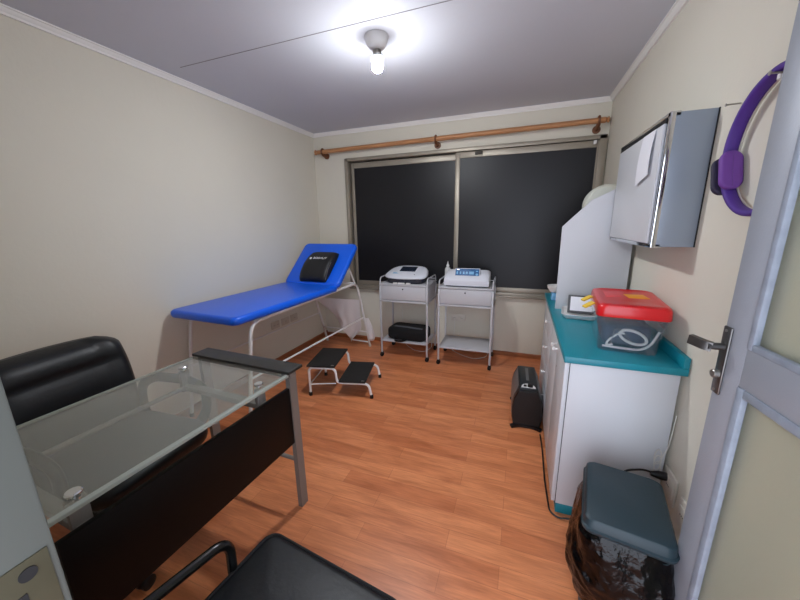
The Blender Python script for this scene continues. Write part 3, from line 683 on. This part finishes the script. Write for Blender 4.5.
b = MB(); b.box((0.01, 0.030, 0.0115), (0.045, 0.032, 0.012), 0, M=Mc).box((0.02, 0.045, 0.0115), (0.022, 0.065, 0.012), 0, M=Mc); b.build('print', fabgrey_m, cd)
# bowl and cup beyond the white panel
t = thing('blue_container', 'small light blue container behind the tall white panel', 'container', (0.262, 2.60, TZ))
b = MB(); b.slab(0.055, 0.075, 0.050, (0, 0, 0.025), r=0.012, e=0.005); b.build('tub', lightblue_m, t)
b = MB(); b.slab(0.058, 0.078, 0.008, (0, 0, 0.053), r=0.012, e=0.003); b.build('lid', lightblue_m, t)
b = MB(); R = [[Vector((r*math.cos(2*PI*k/28), r*math.sin(2*PI*k/28), z)) for k in range(28)] for r, z in ((0.03, 0), (0.045, 0.004), (0.062, 0.030), (0.066, 0.048), (0.063, 0.048), (0.058, 0.030), (0.04, 0.008), (0.001, 0.007))]
b.rings(R); o = b.build('dish', white_m); tag(o, 'white rounded dish resting on the light blue container', 'dish'); o.location = (0.268, 2.60, TZ+0.057)
# tall white equipment housing with clipped corner
t = thing('equipment_housing', 'tall white panel housing with clipped corner on the teal worktop', 'equipment housing', (0.43, 2.32, TZ))
ol = [(0.240, 0), (0.625, 0), (0.625, 0.800), (0.535, 0.760), (0.385, 0.685), (0.238, 0.530)]
b = MB(); b.prism([(x-0.43, z) for x, z in ol], 'y', 0.0, 0.016); b.build('front_panel', lam_m, t)
b = MB(); b.prism([(x-0.43, z) for x, z in [(0.262, 0.004), (0.62, 0.004), (0.62, 0.76), (0.535, 0.72), (0.395, 0.65), (0.262, 0.50)]], 'y', 0.016, 0.20); b.build('body', lam_m, t)
t = thing('lamp_drum', 'rounded off-white drum showing above the white panel near the wall', 'drum', (0.525, 2.665, TZ))
b = MB(); b.box((-0.10, -0.11, 0), (0.10, 0.11, 0.02), 0.006).tube([(0, 0, 0.02), (0, 0, 0.60)], 0.02, 14); b.build('stand', white_m, t)
b = MB(); b.lathe([(0.10, -0.09), (0.125, -0.08), (0.135, -0.04), (0.135, 0.05), (0.120, 0.075), (0.08, 0.085), (0.001, 0.088)], (0, 0, 0.665), 32, RX(90)); b.build('hood', mat('offwhite_plastic', (206, 208, 196), 0.4), t)

# ================================================================ WALL CABINET (metal)
t = thing('wall_cabinet', 'chrome-edged metal wall cabinet with white door and hanging paper', 'wall cabinet', (0.57, 1.92, 1.29))
x0, x1, y0, y1, z0, z1 = 0.503, XR, 1.625, 2.300, 1.287, 1.788
def ql(x, y, z): return (x-0.57, y-1.92, z-1.29)
b = MB(); b.box(ql(x0+0.004, y0, z0), ql(x1, y1, z1), 0.002); b.build('body', metblue_m, t)
b = MB()
b.box(ql(x0-0.004, y0-0.003, z0-0.003), ql(x0+0.014, y0+0.022, z1+0.003), 0.002).box(ql(x0-0.004, y1-0.016, z0-0.003), ql(x0+0.012, y1+0.003, z1+0.003), 0.002)
b.box(ql(x0-0.004, y0, z1-0.014), ql(x0+0.03, y1, z1+0.004), 0.002).box(ql(x0-0.004, y0, z0-0.004), ql(x0+0.03, y1, z0+0.012), 0.002)
b.build('chrome_edging', chrome_m, t)
b = MB(); b.box(ql(x0-0.005, y0+0.03, z1-0.030), ql(x0+0.002, y1-0.018, z1-0.014), 0); b.build('top_gap', blackm_m, t)
b = MB(); b.box(ql(x0-0.010, y0+0.034, z0+0.014), ql(x0-0.001, y1-0.020, z1-0.030), 0.0015); dd = b.build('door', lam_m, t)
b = MB(); b.box(ql(x1-0.004, y0-0.0045, z0), ql(x1-0.0005, y0-0.001, z1), 0); b.build('back_edge', blackm_m, t)
R = []
for j in range(8):
    v = j/7; zz = z1-0.032-0.175*v; xx = x0-0.012-0.010*math.sin(v*PI*0.7)
    dz = -0.03*v*v
    R.append([Vector(ql(xx, 1.88, zz+dz)), Vector(ql(xx, 1.73, zz)), Vector(ql(xx-0.0015, 1.73, zz)), Vector(ql(xx-0.0015, 1.88, zz+dz))])
b = MB(); b.rings(R); o = b.build('taped_paper', paper_m, None); o.location = (0.57, 1.92, 1.29)
tag(o, 'white sheet of paper taped to the wall cabinet door', 'paper')
b = MB(); b.lathe([(0.014, 0), (0.018, 0.004), (0.018, 0.014), (0.013, 0.022), (0.001, 0.024)], (0, 0, 0), 16); o = b.build('red_cap', red_m); o.location = (0.560, 1.75, 1.792)
tag(o, 'small red cap lying on top of the metal wall cabinet', 'cap')

# ================================================================ PILATES RING on wall
t = thing('pilates_ring', 'purple foam exercise ring with side pads hanging on the wall by the door', 'exercise ring', (0.614, 1.244, 1.594))
def ring_band(r0, r1, hwid, mt, name, par):
    b = MB(); R = []
    for k in range(64):
        a = 2*PI*k/64; c, s_ = math.cos(a), math.sin(a)
        R.append([Vector((x, r*c, r*s_)) for x, r in ((-hwid, r0+0.004), (-hwid+0.004, r0), (hwid-0.004, r0), (hwid, r0+0.004), (hwid, r1-0.004), (hwid-0.004, r1), (-hwid+0.004, r1), (-hwid, r1-0.004))])
    b.rings(R, closed=True); return b.build(name, mt, par, ang=50)
ring_band(0.175, 0.192, 0.017, purple_m, 'ring', t)
b = MB()
b.tube([(0.0205, 0.183*math.cos(2*PI*k/64), 0.183*math.sin(2*PI*k/64)) for k in range(64)], 0.0035, 8, closed=True, ry=0.007, up=(1, 0, 0)); b.build('pale_edge', cream_m, t)
pa = math.radians(-18)
for s_ in (0, PI):
    for rr, thk, mt, nm in ((0.158, 0.022, purplel_m, 'inner_pad'), (0.204, 0.018, padd_m, 'outer_pad')):
        a = s_+pa
        Mq = Matrix.Rotation(a, 4, 'X') @ Matrix.Translation((-0.004, rr, 0)) @ RX(90)
        b = MB(); b.slab(0.058, 0.125, thk, (0, 0, 0), r=0.027, e=0.008, M=None)
        for v in b.bm.verts: v.co = Mq @ Vector((v.co.x, v.co.y, v.co.z))
        b.build(nm, mt, t)
b = MB(); b.tube([(0, 0.012, 0.158), (0, 0.012, 0.1705)], 0.007, 10); b.build('rivet', white_m, t)
b = MB(); b.tube([(XR, 1.244, 1.763), (0.585, 1.244, 1.766)], 0.0028, 8).lathe([(0.006, 0), (0.006, 0.002)], (0.585, 1.244, 1.766), 10, RY(-90)); o = b.build('nail', steel_m)
tag(rebase(o, (XR, 1.244, 1.763)), 'steel nail the purple ring hangs on', 'nail')
b = MB(); b.tube([(XR, 1.495, 1.762), (0.598, 1.470, 1.755)], 0.0025, 8).lathe([(0.005, 0), (0.005, 0.002)], (0.598, 1.470, 1.755), 10, RY(-90)); o = b.build('nail', steel_m)
tag(rebase(o, (XR, 1.495, 1.762)), 'bare nail in the wall between the purple ring and the wall cabinet', 'nail')

# ================================================================ WASTE BIN with black bag
t = thing('waste_bin', 'dark teal lidded waste bin lined with a shiny black bag', 'bin', (0.400, 1.157, 0), math.radians(-10))
b = MB(); R = [rrect(0.20, 0.25, 0.03, 0.0), rrect(0.205, 0.255, 0.03, 0.01), rrect(0.235, 0.30, 0.035, 0.385), rrect(0.001, 0.001, 0.0003, 0.385)]
b.rings(R); b.build('bucket', tealbin_m, t)
b = MB(); NA = 200; NL = 70; R = []
prof_ = ((0.412, 0.004, 0), (0.405, 0.014, 0.3), (0.38, 0.024, 0.6), (0.35, 0.034, 0.9), (0.31, 0.042, 1), (0.27, 0.048, 1), (0.23, 0.050, 1), (0.19, 0.044, 1), (0.15, 0.034, 1), (0.12, 0.020, 0.9), (0.095, 0.008, 0.6), (0.088, -0.006, 0.2))
def ridge(p): return 1-2*abs(noise.noise(p))
for q in range(NL+1):
    f = q/NL*(len(prof_)-1); i0 = min(int(f), len(prof_)-2); f -= i0
    z, off, amp = [prof_[i0][k]*(1-f)+prof_[i0+1][k]*f for k in range(3)]
    ring = []
    for k in range(NA):
        a = 2*PI*k/NA; c, s_ = math.cos(a), math.sin(a)
        wx = 0.112*math.copysign(abs(c)**0.45, c); wy = 0.142*math.copysign(abs(s_)**0.45, s_)
        P_ = Vector((wx, wy, z*0.8)); W_ = Vector((noise.noise(P_*9), noise.noise(P_*9+Vector((5, 1, 2))), noise.noise(P_*9+Vector((1, 7, 3)))))*0.03
        nv = 0.018*noise.noise(P_*7)+0.010*ridge(Vector(((P_+W_).x*12, (P_+W_).y*12, (P_+W_).z*6)))+0.006*ridge((P_+W_)*26+Vector((3, 3, 3)))+0.0012*ridge(P_*60)
        rr = off*0.78+amp*nv
        ring.append(Vector((wx+c*rr, wy+s_*rr, z+amp*0.010*noise.noise(P_*20))))
    R.append(ring)
b.rings(R); b.build('bin_bag', bag_m, t, ang=75)
b = MB(); R = [rrect(0.245, 0.315, 0.03, 0.402), rrect(0.255, 0.328, 0.032, 0.408), rrect(0.258, 0.332, 0.034, 0.418), rrect(0.248, 0.32, 0.032, 0.422), rrect(0.243, 0.312, 0.03, 0.446), rrect(0.232, 0.30, 0.03, 0.452)]
R = [[p+Vector((0.0, 0.0, 0)) for p in q] for q in R]
b.rings(R); b.build('lid', tealbin_m, t, ang=40)

# cords on the right
pc = cord('extension_cord', 'black power cord running from the wall plug behind the waste bin', [(0.600, 1.47, 0.345), (0.56, 1.475, 0.355), (0.48, 1.47, 0.335), (0.44, 1.468, 0.20), (0.33, 1.465, 0.02), (0.25, 1.462, 0.006), (0.215, 1.49, 0.006), (0.205, 1.70, 0.006), (0.207, 1.95, 0.006), (0.200, 2.12, 0.006)], 0.0042, black_m)
b = MB(); b.tube([(XR-0.010, 1.47, 0.345), (XR-0.035, 1.47, 0.345), (XR-0.065, 1.471, 0.345)], [0.018, 0.017, 0.009], 12); o = b.build('plug', black_m, pc); rebase(o, (0, 0, 0)); o.data.transform(Matrix.Translation((-0.600, -1.47, -0.345)))
b = MB()
for q in range(3):
    pts = [Vector((0.600+0.012*math.cos(a*PI/8)+0.004*q, 1.485+0.004*q, 0.42-0.03*q+0.035*math.sin(a*PI/8))) for a in range(16)]
    b.tube(pts, 0.0022, 6, closed=True)
b.tube(fillet([(0.637, 1.487, 0.62), (0.630, 1.486, 0.47), (0.610, 1.488, 0.40), (0.622, 1.486, 0.33)], 0.03), 0.0022, 6)
o = b.build('thin_cable', hose_m); tag(rebase(o, (0.605, 1.487, 0.40)), 'tangled thin grey cable in the corner between cabinet and wall', 'cable')

# ================================================================ DESK
DA = math.radians(-2.2)
t = thing('glass_desk', 'glass-topped desk with dark wood front panel and grey metal legs', 'desk', (-0.950, 1.10, 0), DA)
# local: y runs along the desk towards the camera (negative), x negative = towards the left wall
DWd = 0.635; DLn = 0.93
b = MB(); b.box((-DWd+0.012, -DLn+0.08, 0.728), (-0.020, 0.0, 0.737), 0.0); gt = b.build('glass_top', glass_m, t)
b = MB(); b.box((-0.020, -DLn+0.08, 0.7275), (-0.001, 0.0, 0.7385), 0.001); b.build('polished_edge', glassedge_m, gt)
b = MB(); b.box((-DWd+0.006, -DLn+0.08, 0.727), (-DWd+0.012, 0.0, 0.738), 0.001); b.build('polished_edge', glassedge_m, gt)
for y0, y1 in ((0.0, 0.095), (-DLn, -DLn+0.095)):
    b = MB(); b.box((-DWd, y0, 0.738), (0.002, y1, 0.752), 0.002); b.build('end_strip', strip_m, t)
for y in (0.035, -DLn+0.045):
    for x in (-0.022, -DWd+0.035):
        lean = 0.0
        b = MB(); b.bar([(x, y, 0.0), (x, y, 0.72)], 0.024, 0.045, up=(0, 1, 0)); b.build('leg', greym_m, t)
    b = MB(); b.box((-DWd+0.02, y-0.02, 0.712), (-0.005, y+0.02, 0.738), 0.001); b.build('leg_header', greym_m, t)
    b = MB(); b.tube([(-DWd+0.035, y, 0.26), (-0.022, y, 0.26)], 0.010, 10); b.build('stretcher', greym_m, t)
b = MB(); b.box((-0.034, -0.800, 0.375), (-0.016, 0.020, 0.662), 0.001); b.build('modesty_panel', espresso_m, t)
for y in (-0.115, -0.735):
    b = MB(); b.box((-DWd+0.075, y-0.018, 0.628), (-0.034, y+0.018, 0.652), 0.002); b.build('cross_beam', greym_m, t)
    for x in (-0.062, -DWd+0.095):
        b = MB(); b.box((x-0.009, y-0.022, 0.62), (x+0.009, y+0.022, 0.724), 0.002); p = b.build('glass_support', greym_m, t)
        b = MB(); b.lathe([(0.019, 0.7375), (0.019, 0.742), (0.016, 0.745)], (x, y, 0), 20).lathe([(0.014, 0.722), (0.014, 0.728)], (x, y, 0), 16); b.build('standoff_disc', chrome_m, p)
b = MB(); b.tube([(-DWd+0.10, -0.115, 0.64), (-DWd+0.10, -0.735, 0.64)], 0.010, 10); b.build('rear_rail', greym_m, t)

# ================================================================ OFFICE CHAIR
t = thing('office_chair', 'high-backed black leather swivel chair between the desk and left wall', 'chair', (-1.60, 0.735, 0), math.radians(3))
base_ang = [math.radians(a) for a in (-30, 42, 114, 186, 258)]
b = MB()
for a in base_ang:
    c, s_ = math.cos(a), math.sin(a)
    b.bar([(0.02*c, 0.02*s_, 0.105), (0.16*c, 0.16*s_, 0.095), (0.315*c, 0.315*s_, 0.070)], 0.042, 0.030)
b.lathe([(0.045, 0.07), (0.045, 0.12), (0.03, 0.13)], seg=20); b.build('star_base', black_m, t)
for a in base_ang:
    c, s_ = math.cos(a), math.sin(a); px, py = 0.315*c, 0.315*s_
    b = MB(); Mz = RZ(math.degrees(a)+35)@RY(90)
    for o_ in (-0.014, 0.014): b.lathe([(0.022, -0.009), (0.027, -0.006), (0.027, 0.006), (0.022, 0.009)], Vector((px, py, 0.0275))+(RZ(math.degrees(a)+35)@Vector((o_, 0, 0))), 18, Mz)
    w_ = b.build('caster', black_m, t)
    b = MB(); b.tube([(px, py, 0.035), (px, py, 0.075)], 0.010, 10); b.build('caster_stem', black_m, w_)
b = MB(); b.lathe([(0.026, 0.12), (0.026, 0.26), (0.018, 0.26), (0.018, 0.40)], seg=18); b.build('gas_lift', black_m, t)
b = MB(); b.box((-0.12, -0.09, 0.385), (0.12, 0.09, 0.415), 0.008); b.build('tilt_mechanism', black_m, t)
b = MB(); b.slab(0.50, 0.50, 0.085, (0.05, 0, 0.455), r=0.11, e=0.038, puff=0.018); b.build('seat', leather_m, t, ang=70)
# back: grid loft
def back_surface(half, z0, z1, xf, th, name, par):
    b = MB(); R = []; NZ = 26; NX_ = 18
    for j in range(NZ+1):
        v = j/NZ; z = z0+(z1-z0)*v
        hw_ = half*(0.86+0.16*math.sin(min(1, v*1.25)*PI/2))
        if v > 0.86: hw_ *= math.sqrt(max(0.0, 1-((v-0.86)/0.14)**2*0.50))
        lean = -0.10*v-0.05*v*v
        puff = 0.014*abs(math.sin(v*PI*2.5))+0.006
        if v > 0.72: puff = 0.034*math.sin((v-0.72)/0.28*PI)**0.6+0.004
        e = 1.0 if v < 0.93 else math.sqrt(max(0.05, 1-((v-0.93)/0.075)**2))
        e2 = 1.0 if v > 0.05 else 0.5+v*10
        ring = []
        for k in range(NX_+1):
            u = -1+2*k/NX_; side = 0.016 if abs(u) > 0.72 else 0.0
            crease = -0.010 if 0.66 < abs(u) < 0.76 else 0
            edge = math.sqrt(max(0, 1-abs(u)**6))
            ring.append(Vector((xf+lean+0.035*u*u+(th*0.5+puff*(1-abs(u)**4)+side+crease)*edge*e*e2, u*hw_, z)))
        for k in range(NX_, -1, -1):
            u = -1+2*k/NX_; edge = math.sqrt(max(0, 1-abs(u)**6))
            ring.append(Vector((xf+lean+0.035*u*u-th*0.5*edge*e*e2-0.002, u*hw_, z)))
        R.append(ring)
    b.rings(R); return b.build(name, leather_m, par, ang=75)
back_surface(0.285, 0.45, 0.880, -0.235, 0.075, 'backrest', t)
for s_ in (-1, 1):
    b = MB()
    pts = fillet([(0.16, s_*0.245, 0.43), (0.20, s_*0.285, 0.50), (0.22, s_*0.285, 0.63), (0.12, s_*0.285, 0.665), (-0.12, s_*0.285, 0.655), (-0.21, s_*0.275, 0.60), (-0.19, s_*0.255, 0.46), (-0.10, s_*0.235, 0.43)], 0.10, 8)
    b.tube(pts, 0.017, 12, ry=0.026, up=(0, 1, 0)); ar = b.build('armrest', black_m, t)

# ================================================================ VISITOR CHAIR (bottom edge of the photo)
t = thing('visitor_chair', 'black leather visitor chair with glossy tube arms at the bottom edge', 'chair', (-0.485, 0.388, 0), math.radians(-7))
b = MB(); b.slab(0.470, 0.47, 0.060, (0, 0.0, 0.425), r=0.035, e=0.020, puff=0.018); b.build('seat', leather_m, t, ang=70)
b = MB(); 
pp = rrect(0.474, 0.474, 0.036, 0.442, 6); b.tube(pp, 0.0055, 8, closed=True)
b.build('piping', leather_m, t)
b = MB(); b.box((-0.20, -0.20, 0.385), (0.20, 0.20, 0.398), 0.004); b.build('seat_board', black_m, t)
for s_ in (-1, 1):
    b = MB(); b.tube(fillet([(s_*0.215, 0.09, 0.40), (s_*0.245, 0.10, 0.43), (s_*0.262, 0.115, 0.53), (s_*0.268, -0.235, 0.570), (s_*0.262, -0.235, 0.43), (s_*0.215, -0.235, 0.395)], 0.06, 8), 0.0135, 12); b.build('armrest', blacktube_m, t)
for s_ in (-1, 1):
    b = MB(); b.tube(fillet([(s_*0.20, 0.185, 0.012), (s_*0.20, 0.165, 0.385), (s_*0.20, -0.20, 0.385), (s_*0.20, -0.225, 0.012)], 0.04), 0.012, 12); b.build('leg_frame', blacktube_m, t)
    for y in (0.185, -0.225):
        b = MB(); b.lathe([(0.015, 0), (0.015, 0.02), (0.012, 0.024)], (s_*0.20, y, 0), 12); b.build('rubber_foot', rubber_m, t)
b = MB(); b.slab(0.44, 0.30, 0.045, (0, 0, 0), r=0.06, e=0.02)
for v in b.bm.verts: v.co = Matrix.Translation((0, -0.225, 0.63)) @ RX(93) @ v.co
b.build('backrest', leather_m, t, ang=70)
b = MB(); b.tube([(-0.17, -0.235, 0.39), (-0.17, -0.238, 0.60)], 0.010, 10).tube([(0.17, -0.235, 0.39), (0.17, -0.238, 0.60)], 0.010, 10); b.build('back_support', blacktube_m, t)
bpy.context.view_layer.update()
